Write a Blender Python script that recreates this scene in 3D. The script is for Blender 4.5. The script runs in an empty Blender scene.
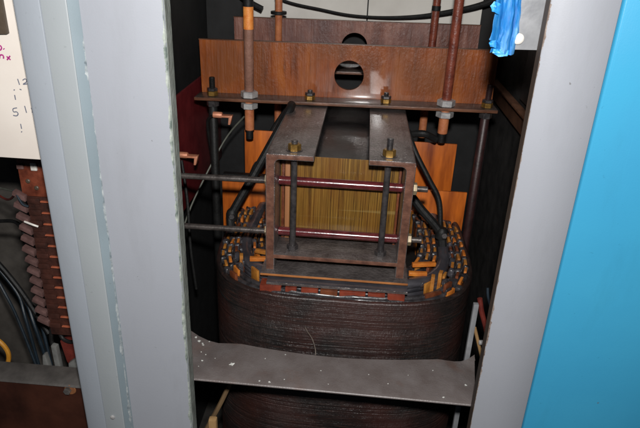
import bpy, bmesh, math, random
from mathutils import Vector, Matrix
R = math.radians
random.seed(7)
scene = bpy.context.scene
C = scene.collection

# ------------------------------------------------------------------ materials
def new_mat(name):
    m = bpy.data.materials.new(name); m.use_nodes = True
    nt = m.node_tree; b = nt.nodes['Principled BSDF']
    return m, nt, b

def N(nt, typ, **kw):
    n = nt.nodes.new(typ)
    for k, v in kw.items():
        if k in n.inputs: n.inputs[k].default_value = v
        else: setattr(n, k, v)
    return n

def coords(nt, scale=(1, 1, 1), rot=(0, 0, 0)):
    g = N(nt, 'ShaderNodeNewGeometry')
    mp = N(nt, 'ShaderNodeMapping')
    mp.inputs['Scale'].default_value = scale
    mp.inputs['Rotation'].default_value = rot
    nt.links.new(g.outputs['Position'], mp.inputs['Vector'])
    return mp.outputs['Vector']

def noise(nt, vec, scale=10., detail=4., rough=.55):
    n = N(nt, 'ShaderNodeTexNoise'); n.inputs['Scale'].default_value = scale
    n.inputs['Detail'].default_value = detail; n.inputs['Roughness'].default_value = rough
    nt.links.new(vec, n.inputs['Vector'])
    return n.outputs['Fac']

def ramp(nt, fac, stops):
    r = N(nt, 'ShaderNodeValToRGB'); e = r.color_ramp.elements
    while len(e) < len(stops): e.new(.5)
    for i, (p, c) in enumerate(stops):
        e[i].position = p
        e[i].color = (c[0], c[1], c[2], 1) if not isinstance(c, (int, float)) else (c, c, c, 1)
    nt.links.new(fac, r.inputs['Fac'])
    return r.outputs['Color']

def mix(nt, fac, a, b, mode='MIX'):
    m = N(nt, 'ShaderNodeMix', data_type='RGBA', blend_type=mode)
    for sock, v in ((m.inputs['Factor'], fac), (m.inputs[6], a), (m.inputs[7], b)):
        if isinstance(v, (int, float)): sock.default_value = v
        elif isinstance(v, tuple): sock.default_value = (v[0], v[1], v[2], 1)
        else: nt.links.new(v, sock)
    return m.outputs[2]

def mathn(nt, op, a, b=None, clamp=False):
    m = N(nt, 'ShaderNodeMath', operation=op); m.use_clamp = clamp
    for i, v in enumerate((a, b)):
        if v is None: continue
        if isinstance(v, (int, float)): m.inputs[i].default_value = v
        else: nt.links.new(v, m.inputs[i])
    return m.outputs[0]

def bump(nt, b, height, strength=.2, dist=.001, prev=None):
    n = N(nt, 'ShaderNodeBump'); n.inputs['Strength'].default_value = strength
    n.inputs['Distance'].default_value = dist
    nt.links.new(height, n.inputs['Height'])
    if prev: nt.links.new(prev, n.inputs['Normal'])
    nt.links.new(n.outputs['Normal'], b.inputs['Normal'])
    return n.outputs['Normal']

def setc(nt, b, col):
    if isinstance(col, tuple): b.inputs['Base Color'].default_value = (*col[:3], 1)
    else: nt.links.new(col, b.inputs['Base Color'])

def simple(name, c1, c2, scale=60, rough=.5, metal=0, spec=.5, stretch=(1, 1, 1), bstr=.15, coat=0, bscale=None):
    m, nt, b = new_mat(name)
    v = coords(nt, stretch); f = noise(nt, v, scale, 5)
    setc(nt, b, ramp(nt, f, [(.3, c1), (.7, c2)]))
    b.inputs['Roughness'].default_value = rough; b.inputs['Metallic'].default_value = metal
    b.inputs['Specular IOR Level'].default_value = spec
    b.inputs['Coat Weight'].default_value = coat; b.inputs['Coat Roughness'].default_value = .15
    f2 = noise(nt, v, bscale or scale * 4, 4)
    bump(nt, b, f2, bstr, .002)
    return m

def paint(name, col, dark, edge=None, rough=.42, mottled=.5):
    """enamel paint: slight mottling, orange peel, scuffs; edge = (x, width) chips along that world x."""
    m, nt, b = new_mat(name)
    v = coords(nt)
    big = noise(nt, v, 7, 5)
    base = mix(nt, mathn(nt, 'MULTIPLY', ramp(nt, big, [(.35, 0), (.7, 1)]), mottled), col, dark)
    sp = noise(nt, v, 140, 3)
    spots = ramp(nt, sp, [(.70, 0), (.73, 1)])
    base = mix(nt, mathn(nt, 'MULTIPLY', spots, .25), base, (col[0] * .55, col[1] * .55, col[2] * .52))
    sv = coords(nt, (220, 220, 3), (0, R(4), 0))
    scr = ramp(nt, noise(nt, sv, 1.0, 2), [(.70, 0), (.78, 1)])
    base = mix(nt, mathn(nt, 'MULTIPLY', scr, .12), base, (min(1, col[0] * 1.7), min(1, col[1] * 1.7), min(1, col[2] * 1.6)))
    if edge:
        s = N(nt, 'ShaderNodeSeparateXYZ'); t = N(nt, 'ShaderNodeNewGeometry')
        nt.links.new(t.outputs['Position'], s.inputs[0])
        d = mathn(nt, 'ABSOLUTE', mathn(nt, 'SUBTRACT', s.outputs['X'], edge[0]))
        nz = mathn(nt, 'MULTIPLY', ramp(nt, noise(nt, v, 55, 6, .7), [(.36, 0), (.72, 1)]), edge[1] * 2)
        patch = ramp(nt, noise(nt, coords(nt, (.2, .2, 1)), 16, 3), [(.44, .25), (.62, 1.25)])
        chip = mathn(nt, 'LESS_THAN', d, mathn(nt, 'MULTIPLY', nz, patch))
        cc = ramp(nt, noise(nt, v, 90, 3), [(.35, edge[2]), (.65, edge[3])])
        base = mix(nt, chip, base, cc)
    grime = ramp(nt, noise(nt, coords(nt, (1, 1, .25)), 20, 7, .68), [(.52, 0), (.78, .22)])
    base = mix(nt, grime, base, (col[0] * .62, col[1] * .60, col[2] * .56))
    nick = ramp(nt, noise(nt, coords(nt), 110, 2, .4), [(.775, 0), (.785, .6)])
    base = mix(nt, nick, base, (.10, .09, .085))
    setc(nt, b, base)
    rr = ramp(nt, big, [(.3, rough * .8), (.7, min(1, rough * 1.35))]); nt.links.new(rr, b.inputs['Roughness'])
    b.inputs['Specular IOR Level'].default_value = .35
    n1 = bump(nt, b, noise(nt, v, 520, 2), .06, .001)
    bump(nt, b, noise(nt, v, 26, 3), .05, .004, n1)
    return m

GREY = (.308, .321, .357)
M = {}
M['post'] = paint('grey_paint_chipped', GREY, (.275, .288, .322), (-.2192, .0021, (.42, .45, .41), (.13, .16, .145)))
M['post_right'] = paint('grey_paint_right', (.302, .314, .348), (.27, .282, .316), (.186, .0016, (.10, .06, .045), (.30, .25, .22)))
M['post_outer'] = paint('grey_paint_outer', (.30, .325, .36), (.255, .28, .32), (-.382, .0016, (.45, .45, .42), (.28, .30, .30)))
M['post_mid'] = paint('grey_paint_frame', (.32, .345, .36), (.28, .305, .325))
M['gasket'] = paint('weathered_strip', (.215, .265, .295), (.165, .205, .23), (-.3102, .0017, (.40, .43, .44), (.13, .16, .18)), .5, .9)
M['blue'] = paint('blue_enamel', (.045, .300, .495), (.034, .262, .46), None, .33, .7)
M['return_edge'] = simple('primer_edge', (.030, .027, .025), (.10, .065, .045), 22, .6, stretch=(1, 1, .3))
M['return_worn'] = simple('worn_return_paint', (.13, .15, .135), (.34, .37, .34), 60, .55, stretch=(1, 1, .5), bstr=.5)
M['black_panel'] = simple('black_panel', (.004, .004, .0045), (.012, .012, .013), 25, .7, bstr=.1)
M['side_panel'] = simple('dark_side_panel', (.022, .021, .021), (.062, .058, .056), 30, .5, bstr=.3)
M['back_wall'] = simple('dusty_white_panel', (.70, .665, .61), (.88, .85, .79), 9, .7, bstr=.05)
M['red_panel'] = simple('dark_red_panel', (.12, .013, .016), (.20, .024, .027), 30, .35, bstr=.1)
M['bay'] = simple('dirty_bay_sheet', (.045, .038, .033), (.14, .125, .11), 14, .7, bstr=.2)
M['floor'] = simple('cabinet_floor', (.02, .018, .016), (.05, .045, .04), 30, .8)

# varnished rusty steel of the cross beams: vertical runs and drips
def beam_mat(name, c0, c1, c2, coat=.7):
    m, nt, b = new_mat(name)
    v = coords(nt, (1, 1, .22)); f = noise(nt, v, 34, 6, .6)
    col = ramp(nt, f, [(.30, c0), (.5, c1), (.70, c2)])
    runs = noise(nt, coords(nt, (1, 1, .07)), 130, 3)
    col = mix(nt, ramp(nt, runs, [(.60, 0), (.70, .45)]), col, (c0[0] * .7, c0[1] * .7, c0[2] * .7))
    big = noise(nt, coords(nt, (1, 1, .8)), 8, 4)
    col = mix(nt, ramp(nt, big, [(.45, 0), (.62, .7)]), col, (c1[0] * .60 + .01, c1[1] * .75 + .006, c1[2] + .006))
    fine = noise(nt, coords(nt), 420, 3)
    col = mix(nt, ramp(nt, fine, [(.64, 0), (.76, .16)]), col, (.42, .22, .13))
    setc(nt, b, col)
    b.inputs['Roughness'].default_value = .42
    wm = ramp(nt, noise(nt, coords(nt, (1, 1, .7)), 13, 3), [(.40, .15), (.62, 1)])
    nt.links.new(wm, b.inputs['Coat Weight']); b.inputs['Coat Roughness'].default_value = .07; b.inputs['Coat IOR'].default_value = 1.75
    wet = noise(nt, coords(nt, (1, 1, .55)), 210, 4, .6)
    n1 = bump(nt, b, mathn(nt, 'MULTIPLY', wet, wm), .32, .004)
    bump(nt, b, runs, .45, .003, n1)
    return m
M['beam'] = beam_mat('varnished_steel', (.095, .018, .003), (.27, .060, .006), (.39, .108, .014))
M['beam_rear'] = beam_mat('varnished_steel_dull', (.085, .030, .020), (.20, .075, .052), (.36, .17, .125))
M['glint_edge'] = simple('painted_orange_glint', (.22, .075, .022), (.48, .19, .06), 50, .4, bstr=.3, stretch=(.4, 1, 1))  # orange highlight along the plate's front edge, painted as its colour
M['beam_top'] = simple('dusty_flange', (.035, .026, .023), (.12, .085, .072), 70, .42, bstr=.4, coat=.3)
M['beam_edge'] = simple('bare_edge', (.07, .027, .014), (.21, .09, .05), 50, .4, bstr=.3, stretch=(.4, 1, 1))

# lamination stack: fine vertical sheet edges
def lam():
    m, nt, b = new_mat('core_laminations')
    v = coords(nt, (1, .001, .012)); f = noise(nt, v, 520, 4, .8)
    col = ramp(nt, f, [(.36, (.020, .009, .003)), (.44, (.120, .058, .010)), (.56, (.21, .108, .017)), (.70, (.36, .21, .045))])
    big = noise(nt, coords(nt, (1, 1, .35)), 24, 4)
    col = mix(nt, ramp(nt, big, [(.42, 0), (.7, .7)]), col, (.17, .062, .009))
    h = noise(nt, coords(nt, (.03, .03, 1)), 70, 3)
    col = mix(nt, ramp(nt, h, [(.58, 0), (.64, .25)]), col, (.42, .32, .12))
    setc(nt, b, col)
    b.inputs['Roughness'].default_value = .4
    b.inputs['Coat Weight'].default_value = .3; b.inputs['Coat Roughness'].default_value = .2
    bump(nt, b, f, .5, .002)
    return m
M['core'] = lam()
M['core_top'] = simple('varnished_core_top', (.006, .006, .006), (.026, .024, .025), 40, .34, bstr=.4, coat=.25, bscale=120)

def clamp_mat():
    m, nt, b = new_mat('dark_clamp_steel')
    v = coords(nt); f = noise(nt, v, 34, 6, .6)
    col = ramp(nt, f, [(.3, (.075, .062, .060)), (.7, (.22, .192, .185))])
    dr = noise(nt, coords(nt, (1, .12, 1)), 120, 4)
    col = mix(nt, ramp(nt, dr, [(.66, 0), (.72, .55)]), col, (.26, .25, .25))
    setc(nt, b, col)
    b.inputs['Metallic'].default_value = .45
    b.inputs['Coat Weight'].default_value = .5; b.inputs['Coat Roughness'].default_value = .24
    b.inputs['Roughness'].default_value = .34
    n1 = bump(nt, b, dr, .5, .003)
    bump(nt, b, noise(nt, v, 170, 5), .55, .004, n1)
    return m
M['clamp'] = clamp_mat()
M['clamp_end'] = simple('worn_clamp_edge', (.075, .032, .022), (.20, .090, .058), 70, .45, bstr=.3)

# wound conductor: horizontal turns, dark varnish
def coil_mat():
    m, nt, b = new_mat('varnished_winding')
    v = coords(nt, (.10, .10, 1)); f = noise(nt, v, 330, 4, .75)
    col = ramp(nt, f, [(.34, (.007, .006, .006)), (.55, (.018, .013, .012)), (.74, (.052, .021, .015))])
    big = noise(nt, coords(nt), 9, 4)
    col = mix(nt, ramp(nt, big, [(.42, 0), (.68, .6)]), col, (.052, .013, .009))
    dust_sheen = noise(nt, coords(nt, (.35, .35, 1.)), 300, 4)
    col = mix(nt, ramp(nt, dust_sheen, [(.58, 0), (.78, .4)]), col, (.075, .060, .060))  # dust grain, with pale varnish highlights painted into the colour
    setc(nt, b, col)
    rg = ramp(nt, noise(nt, coords(nt, (1, 1, .5)), 12, 4), [(.35, .30), (.65, .55)]); nt.links.new(rg, b.inputs['Roughness'])
    b.inputs['Specular IOR Level'].default_value = .6
    n1 = bump(nt, b, f, .3, .0012)
    bump(nt, b, noise(nt, coords(nt, (1, 1, .5)), 330, 4), .5, .0016, n1)
    return m
M['coil'] = coil_mat()
M['layer'] = simple('taped_winding', (.010, .010, .012), (.05, .045, .048), 80, .4, bstr=.6, coat=.3, bscale=180)
M['layer_blue'] = simple('inner_winding_varnish', (.018, .018, .022), (.075, .07, .08), 60, .33, bstr=.5, coat=.4, stretch=(.3, .3, 1))
M['spacer_a'] = simple('orange_spacer', (.40, .10, .012), (.62, .21, .03), 60, .45, bstr=.3, coat=.2)
M['spacer_b'] = simple('amber_spacer', (.26, .085, .015), (.50, .21, .035), 60, .45, bstr=.3, coat=.2)
M['spacer_c'] = simple('brown_spacer', (.07, .018, .008), (.20, .055, .018), 60, .45, bstr=.3, coat=.2)
M['block'] = simple('red_block', (.085, .014, .009), (.25, .045, .020), 45, .4, bstr=.3, coat=.3)
M['board_orange'] = simple('orange_pressboard', (.22, .040, .005), (.80, .200, .020), 34, .42, bstr=.12, coat=.25, stretch=(1.4, 1, .18))
M['wedge'] = simple('wedge_wood', (.22, .085, .035), (.36, .16, .065), 50, .5, stretch=(1, 1, .1))
M['brass'] = simple('brass', (.20, .11, .025), (.48, .28, .075), 90, .36, metal=.7)
M['steel'] = simple('dull_steel', (.16, .15, .14), (.34, .31, .29), 80, .38, metal=.7)
M['tan_nut'] = simple('tan_nut', (.20, .15, .09), (.42, .33, .20), 90, .45, metal=.3)
M['rod_steel'] = simple('dark_rod_steel', (.05, .042, .040), (.15, .13, .12), 80, .36, metal=.5)
M['zinc'] = simple('zinc_nut', (.36, .35, .36), (.66, .64, .62), 90, .4, metal=.4)
M['stud'] = simple('dark_stud', (.030, .028, .030), (.095, .085, .085), 120, .35, metal=.4, coat=.3)
M['rod_brown'] = simple('coated_rod', (.20, .095, .065), (.33, .17, .125), 60, .55, bstr=.5)
M['rod_red'] = simple('red_rod', (.11, .022, .014), (.26, .065, .036), 60, .38, bstr=.5, coat=.3)
M['rod_orange'] = simple('orange_rod', (.75, .20, .03), (.95, .38, .09), 110, .5, bstr=.4)
M['rod_copper'] = simple('copper_rod', (.40, .12, .05), (.60, .22, .09), 60, .5, bstr=.4)
M['sleeve'] = simple('dark_red_sleeve', (.060, .010, .012), (.13, .022, .024), 70, .22, coat=.5, bstr=.1)
M['rubber'] = simple('black_rubber', (.005, .005, .005), (.014, .014, .014), 50, .55, spec=.3, bstr=.3)
M['rod_dark'] = simple('dark_maroon_rod', (.020, .009, .009), (.045, .017, .017), 60, .45)
M['copper'] = simple('copper_lug', (.55, .20, .11), (.80, .36, .22), 60, .45, metal=.25)
M['rail'] = simple('brown_rail', (.10, .045, .028), (.24, .11, .06), 50, .45)
M['galv'] = simple('galvanised_plate', (.24, .245, .26), (.36, .365, .38), 45, .42, metal=.3, bstr=.12)
M['cream'] = simple('cream_nylon', (.55, .52, .47), (.80, .77, .72), 90, .5)
M['flake'] = simple('paint_flake', (.55, .56, .53), (.80, .80, .76), 200, .7)
M['card'] = simple('cream_card', (.62, .555, .50), (.74, .68, .62), 6, .7, bstr=.03)
M['ink_grey'] = simple('grey_ink', (.10, .11, .15), (.17, .18, .23), 300, .6)
M['ink_magenta'] = simple('magenta_ink', (.30, .012, .15), (.42, .03, .22), 300, .6)
M['dark_brown'] = simple('dark_brown_block', (.05, .035, .022), (.085, .062, .043), 40, .5)
M['terminal'] = simple('terminal_board', (.075, .018, .010), (.24, .060, .030), 55, .38, bstr=.3, coat=.3)
M['terminal_dark'] = simple('dark_terminal_body', (.022, .009, .007), (.075, .026, .018), 55, .45, bstr=.3)
M['lug_dull'] = simple('tinned_lug', (.10, .055, .050), (.22, .125, .115), 70, .42, metal=.3)
M['pin'] = simple('copper_pin', (.42, .10, .055), (.72, .22, .11), 80, .35, metal=.3)
M['wire_blue'] = simple('dark_blue_wire', (.005, .011, .018), (.012, .024, .036), 50, .5)
M['wire_yellow'] = simple('yellow_wire', (.50, .20, .015), (.68, .32, .04), 50, .5)
M['wire_red'] = simple('red_wire', (.09, .012, .009), (.18, .03, .02), 50, .5)
M['wire_grey'] = simple('grey_wire', (.07, .075, .06), (.13, .135, .11), 50, .5)
M['lower_panel'] = simple('brown_lower_panel', (.024, .008, .005), (.058, .019, .011), 20, .4, bstr=.15)
M['ledge'] = simple('grey_ledge', (.045, .04, .037), (.085, .076, .07), 40, .5)
M['grey_plastic'] = simple('grey_plastic', (.12, .12, .115), (.22, .22, .21), 40, .5)
M['wood_dull'] = simple('dull_wood', (.10, .06, .03), (.22, .14, .07), 40, .6, stretch=(1, 1, .2))
M['wood_dark'] = simple('dull_wire', (.06, .045, .035), (.13, .10, .08), 60, .5)
M['wood'] = simple('tan_wood', (.30, .17, .07), (.52, .33, .15), 40, .6, stretch=(1, 1, .2))

def tape_mat():
    m, nt, b = new_mat('blue_tape')
    f = noise(nt, coords(nt, (1, 1, .12)), 150, 5)
    setc(nt, b, ramp(nt, f, [(.32, (.012, .15, .52)), (.5, (.03, .33, .80)), (.68, (.22, .58, .92))]))
    b.inputs['Roughness'].default_value = .45
    bump(nt, b, f, .35, .003)
    return m
M['tape'] = tape_mat()

def shelf_mat():
    m, nt, b = new_mat('dusty_dark_steel')
    v = coords(nt); f = noise(nt, v, 22, 6, .6)
    col = ramp(nt, f, [(.3, (.120, .096, .090)), (.7, (.185, .162, .158))])
    rust = noise(nt, v, 13, 5)
    col = mix(nt, ramp(nt, rust, [(.58, 0), (.74, .5)]), col, (.15, .075, .05))
    cl = ramp(nt, noise(nt, v, 17, 3), [(.36, .25), (.62, 1)])
    for sc, th, c, a in ((620, .68, (.30, .27, .26), .6), (300, .73, (.36, .34, .32), .7), (330, .70, (.03, .024, .022), .5)):
        d = noise(nt, v, sc, 2, .5)
        col = mix(nt, mathn(nt, 'MULTIPLY', ramp(nt, d, [(th, 0), (th + .04, a)]), cl), col, c)
    sv = coords(nt, (6, 160, 1), (0, 0, R(-8)))
    col = mix(nt, ramp(nt, noise(nt, sv, 1.5, 2), [(.74, 0), (.78, .5)]), col, (.03, .015, .012))
    setc(nt, b, col)
    b.inputs['Roughness'].default_value = .42
    b.inputs['Specular IOR Level'].default_value = .55
    bump(nt, b, noise(nt, v, 330, 5), .3, .0015)
    return m
M['shelf'] = shelf_mat()

# ------------------------------------------------------------------ mesh helpers
class MB:
    """collects shapes in world coordinates, links them as ONE mesh object"""
    def __init__(self): self.bm = bmesh.new()
    def box(self, x0, x1, y0, y1, z0, z1, bev=0, mi=0, mat=None):
        t = bmesh.new(); bmesh.ops.create_cube(t, size=1)
        for v in t.verts:
            v.co = Vector(((x0 + x1) / 2 + v.co.x * (x1 - x0), (y0 + y1) / 2 + v.co.y * (y1 - y0), (z0 + z1) / 2 + v.co.z * (z1 - z0)))
        if bev: bmesh.ops.bevel(t, geom=t.edges[:], offset=bev, segments=2, profile=.6, affect='EDGES')
        return self.add(t, mi, mat)
    def add(self, t, mi=0, mat=None):
        if mat is not None: t.transform(mat)
        for f in t.faces: f.material_index = mi
        me = bpy.data.meshes.new('tmp'); t.to_mesh(me); t.free()
        self.bm.from_mesh(me); bpy.data.meshes.remove(me)
        return self
    def revolve(self, p0, axis, prof, n=20, mi=0):
        """prof: list of (distance along axis, radius); n sides"""
        t = bmesh.new(); ax = Vector(axis).normalized()
        q = ax.to_track_quat('Z', 'Y').to_matrix()
        rings = []
        for d, r in prof:
            rings.append([t.verts.new(Vector(p0) + q @ Vector((r * math.cos(2 * math.pi * k / n), r * math.sin(2 * math.pi * k / n), d))) for k in range(n)])
        for a, b in zip(rings, rings[1:]):
            for k in range(n): t.faces.new((a[k], a[(k + 1) % n], b[(k + 1) % n], b[k]))
        t.faces.new(list(reversed(rings[0]))); t.faces.new(rings[-1])
        return self.add(t, mi)
    def cyl(self, p0, p1, r, n=20, mi=0, bev=None):
        d = (Vector(p1) - Vector(p0)); L = d.length; e = bev if bev is not None else min(r * .15, L * .2)
        return self.revolve(p0, d, [(0, r - e), (e, r), (L - e, r), (L, r - e)], n, mi)
    def threaded(self, p0, p1, r, pitch=.0026, depth=.0007, n=18, mi=0):
        d = (Vector(p1) - Vector(p0)); L = d.length; prof = []; k = int(L / pitch)
        for i in range(k): prof += [(i * pitch, r - depth), ((i + .5) * pitch, r)]
        prof.append((L, r - depth))
        return self.revolve(p0, d, prof, n, mi)
    def nut(self, p0, axis, r, h, mi=0):
        e = r * .12
        return self.revolve(p0, axis, [(0, r - e), (e * .6, r), (h - e * .6, r), (h, r - e)], 6, mi)
    def prism(self, pts, d, bev=0, mi=0, hole=None, capmi=None):
        """pts: closed outline of 3D points, extruded by vector d (optional round hole outline)"""
        t = bmesh.new(); d = Vector(d)
        def loop(P, off): 
            vs = [t.verts.new(Vector(p) + off) for p in P]
            return vs
        caps = []
        for off in (Vector(), d):
            o = loop(pts, off); es = [t.edges.new((o[i], o[(i + 1) % len(o)])) for i in range(len(o))]
            h = []
            if hole:
                h = loop(hole, off); es += [t.edges.new((h[i], h[(i + 1) % len(h)])) for i in range(len(h))]
                bmesh.ops.triangle_fill(t, use_beauty=True, edges=es)
            else: t.faces.new(o)
            caps.append((o, h))
        if capmi is not None:
            for f in t.faces: f.material_index = capmi
        before = set(t.faces)
        for a, b in ((caps[0][0], caps[1][0]), (caps[0][1], caps[1][1])):
            for i in range(len(a)): t.faces.new((a[i], a[(i + 1) % len(a)], b[(i + 1) % len(a)], b[i]))
        for f in t.faces:
            if f not in before: f.material_index = mi
            elif capmi is None: f.material_index = mi
        bmesh.ops.recalc_face_normals(t, faces=t.faces[:])
        if bev:
            es = [e for e in t.edges if len(e.link_faces) == 2 and e.calc_face_angle(0) > .6]
            bmesh.ops.bevel(t, geom=es, offset=bev, segments=2, profile=.6, affect='EDGES')
        me = bpy.data.meshes.new('tmp'); t.to_mesh(me); t.free(); self.bm.from_mesh(me); bpy.data.meshes.remove(me)
        return self
    def tube(self, pts, r, n=10, mi=0, smooth=6):
        P = [Vector(p) for p in pts]
        if smooth and len(P) > 2:
            Q = []
            for i in range(len(P) - 1):
                a = P[max(i - 1, 0)]; b = P[i]; c = P[i + 1]; e = P[min(i + 2, len(P) - 1)]
                for k in range(smooth):
                    s = k / smooth
                    Q.append(.5 * ((2 * b) + (c - a) * s + (2 * a - 5 * b + 4 * c - e) * s * s + (3 * b - a - 3 * c + e) * s ** 3))
            Q.append(P[-1]); P = Q
        t = bmesh.new(); rings = []
        up = Vector((.13, .37, .92))
        for i, p in enumerate(P):
            d = (P[min(i + 1, len(P) - 1)] - P[max(i - 1, 0)]).normalized()
            u = (up - d * up.dot(d)).normalized(); w = d.cross(u); up = u
            rr = r(i / (len(P) - 1)) if callable(r) else r
            rings.append([t.verts.new(p + rr * (u * math.cos(2 * math.pi * k / n) + w * math.sin(2 * math.pi * k / n))) for k in range(n)])
        for a, b in zip(rings, rings[1:]):
            for k in range(n): t.faces.new((a[k], a[(k + 1) % n], b[(k + 1) % n], b[k]))
        t.faces.new(list(reversed(rings[0]))); t.faces.new(rings[-1])
        return self.add(t, mi)
    def build(self, name, mats, parent=None, loc=None, smooth=35):
        bm = self.bm
        bmesh.ops.recalc_face_normals(bm, faces=bm.faces[:])
        if parent is not None: L = Vector(parent['_w'])
        elif loc is not None: L = Vector(loc)
        else:
            xs = [v.co.x for v in bm.verts]; ys = [v.co.y for v in bm.verts]; zs = [v.co.z for v in bm.verts]
            L = Vector(((min(xs) + max(xs)) / 2, (min(ys) + max(ys)) / 2, min(zs)))
        me = bpy.data.meshes.new(name)
        # material coordinates stay in world metres through a generated offset: keep object origin at L
        bm.transform(Matrix.Translation(-L)); bm.to_mesh(me); bm.free()
        for mm in (mats if isinstance(mats, (list, tuple)) else [mats]): me.materials.append(mm)
        if smooth:
            for p in me.polygons: p.use_smooth = True
            me.set_sharp_from_angle(angle=R(smooth))
        o = bpy.data.objects.new(name, me); C.objects.link(o)
        if parent is not None: o.parent = parent
        else: o.location = L
        o['_w'] = list(L)
        return o

def tag(o, label=None, cat=None, group=None, kind=None):
    if label: o['label'] = label
    if cat: o['category'] = cat
    if group: o['group'] = group
    if kind: o['kind'] = kind
    return o

def lean(b):
    for v in b.bm.verts: v.co.x += .0060 * (.53 - v.co.z) / .61 * (-.2185 - v.co.x) / .165
    return b

def thing(name, loc, label, cat, group=None):
    o = bpy.data.objects.new(name, None); C.objects.link(o)
    o.empty_display_size = .05
    o.location = loc; o['_w'] = list(loc)
    return tag(o, label, cat, group)

def rotY(deg, pivot):
    return Matrix.Translation(pivot) @ Matrix.Rotation(R(deg), 4, 'Y') @ Matrix.Translation(-Vector(pivot))

# ------------------------------------------------------------------ setting
def struct(name, b, mat): return tag(b.build(name, mat, loc=(0, 0, 0)), kind='structure')
struct('floor', MB().box(-1.1, .9, -.02, .86, -.62, -.60), M['floor'])
struct('back_wall', MB().box(-.275, .000, .80, .812, .425, .95).box(.003, .262, .80, .812, .425, .95), M['back_wall'])  # pale wall cut short so that it stays dark behind the beams
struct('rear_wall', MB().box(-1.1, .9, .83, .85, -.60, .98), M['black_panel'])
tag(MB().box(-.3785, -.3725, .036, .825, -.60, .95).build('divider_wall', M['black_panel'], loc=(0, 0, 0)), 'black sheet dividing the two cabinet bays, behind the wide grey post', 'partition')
tag(MB().box(-.372, -.2755, .775, .785, -.60, .95).build('barrier_panel', M['black_panel'], loc=(0, 0, 0)), 'black upright panel at the left of the pale back wall', 'panel')
tag(MB().box(.325, .332, .036, .825, -.60, .95).build('side_wall', M['side_panel'], loc=(0, 0, 0)), 'dark grey cabinet side wall right of the transformer', 'wall')
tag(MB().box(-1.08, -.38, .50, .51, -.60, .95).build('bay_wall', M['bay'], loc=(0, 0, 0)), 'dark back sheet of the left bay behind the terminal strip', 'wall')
tag(MB().box(-.350, -.345, .30, .77, .085, .322, .001).build('red_panel', M['red_panel'], loc=(0, 0, 0)), 'dark red insulating panel left of the transformer', 'panel')

# ------------------------------------------------------------------ cabinet front frame
Z0, Z1 = -.60, .95
post = thing('cabinet_post', (-.30, 0, Z0), 'wide light grey cabinet post with chipped edge and weathered strip, left of the transformer', 'post')
b = MB()   # face with rolled edge and return into the cabinet
pl = [(-.311, .0, Z0), (-.2205, .0, Z0), (-.2190, .0008, Z0), (-.2182, .0025, Z0), (-.2182, .022, Z0), (-.2200, .022, Z0), (-.2200, .0042, Z0), (-.311, .004, Z0)]
b.prism(pl, (0, 0, Z1 - Z0))
lean(b); b.build('post_face', M['post'], post, smooth=50)
MB().prism([(-.2181, .0032, Z0), (-.2175, .0032, Z0), (-.2175, .0224, Z0), (-.2181, .0224, Z0)], (0, 0, Z1 - Z0)).build('return_flange', M['return_worn'], post)
b = MB().prism([(-.3205, -.0085, Z0), (-.3110, .0005, Z0), (-.3110, .004, Z0), (-.3225, .004, Z0)], (0, 0, Z1 - Z0), .0004)
lean(b); b.build('weather_strip', M['gasket'], post)
b = MB().prism([(-.3500, -.0085, Z0), (-.3215, -.0095, Z0), (-.3205, -.0088, Z0), (-.3225, .004, Z0), (-.3500, .004, Z0)], (0, 0, Z1 - Z0), .0007)
lean(b); f_ = b.build('frame_strip', M['post_mid'], post)
MB().revolve((-.3335, -.0093, -.052), (0, -1, 0), [(0, .0036), (.0012, .0034), (.0022, .0015)], 14).build('rivet', M['zinc'], f_)
b = MB().prism([(-.3505, -.0070, Z0), (-.3515, -.0088, Z0), (-.3780, -.0085, Z0), (-.3812, -.0070, Z0), (-.3826, -.0040, Z0), (-.3826, .028, Z0), (-.3805, .028, Z0), (-.3805, .002, Z0), (-.3505, .002, Z0)], (0, 0, Z1 - Z0), .0004)
lean(b); b.build('outer_strip', M['post_outer'], post, smooth=50)

rpost = thing('cabinet_post', (.22, 0, Z0), 'plain light grey cabinet post between the transformer and the blue panel', 'post')
b = MB().prism([(.1862, .0012, Z0), (.1876, .0, Z0), (.2555, .0, Z0), (.2567, .0012, Z0), (.2567, .02, Z0), (.2547, .02, Z0), (.2547, .003, Z0), (.1882, .003, Z0)], (0, 0, Z1 - Z0))
b.build('post_face', M['post_right'], rpost, smooth=50)
MB().box(.1863, .1881, .0032, .019, Z0, Z1).build('return_flange', M['return_edge'], rpost)
door = thing('enamel_panel', (.5, 0, Z0), 'bright blue painted steel panel at the right edge', 'panel')
b = MB().prism([(.2585, .0015, Z0), (.2595, .0003, Z0), (.2610, -.0004, Z0), (.79, -.0004, Z0), (.79, .02, Z0), (.2585, .02, Z0)], (0, 0, Z1 - Z0))
b.build('panel_sheet', M['blue'], door, smooth=50)

# ------------------------------------------------------------------ transformer
T = thing('transformer', (-.02, .36, -.40), 'large dark transformer with oval winding and brown clamped core', 'transformer')

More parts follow.
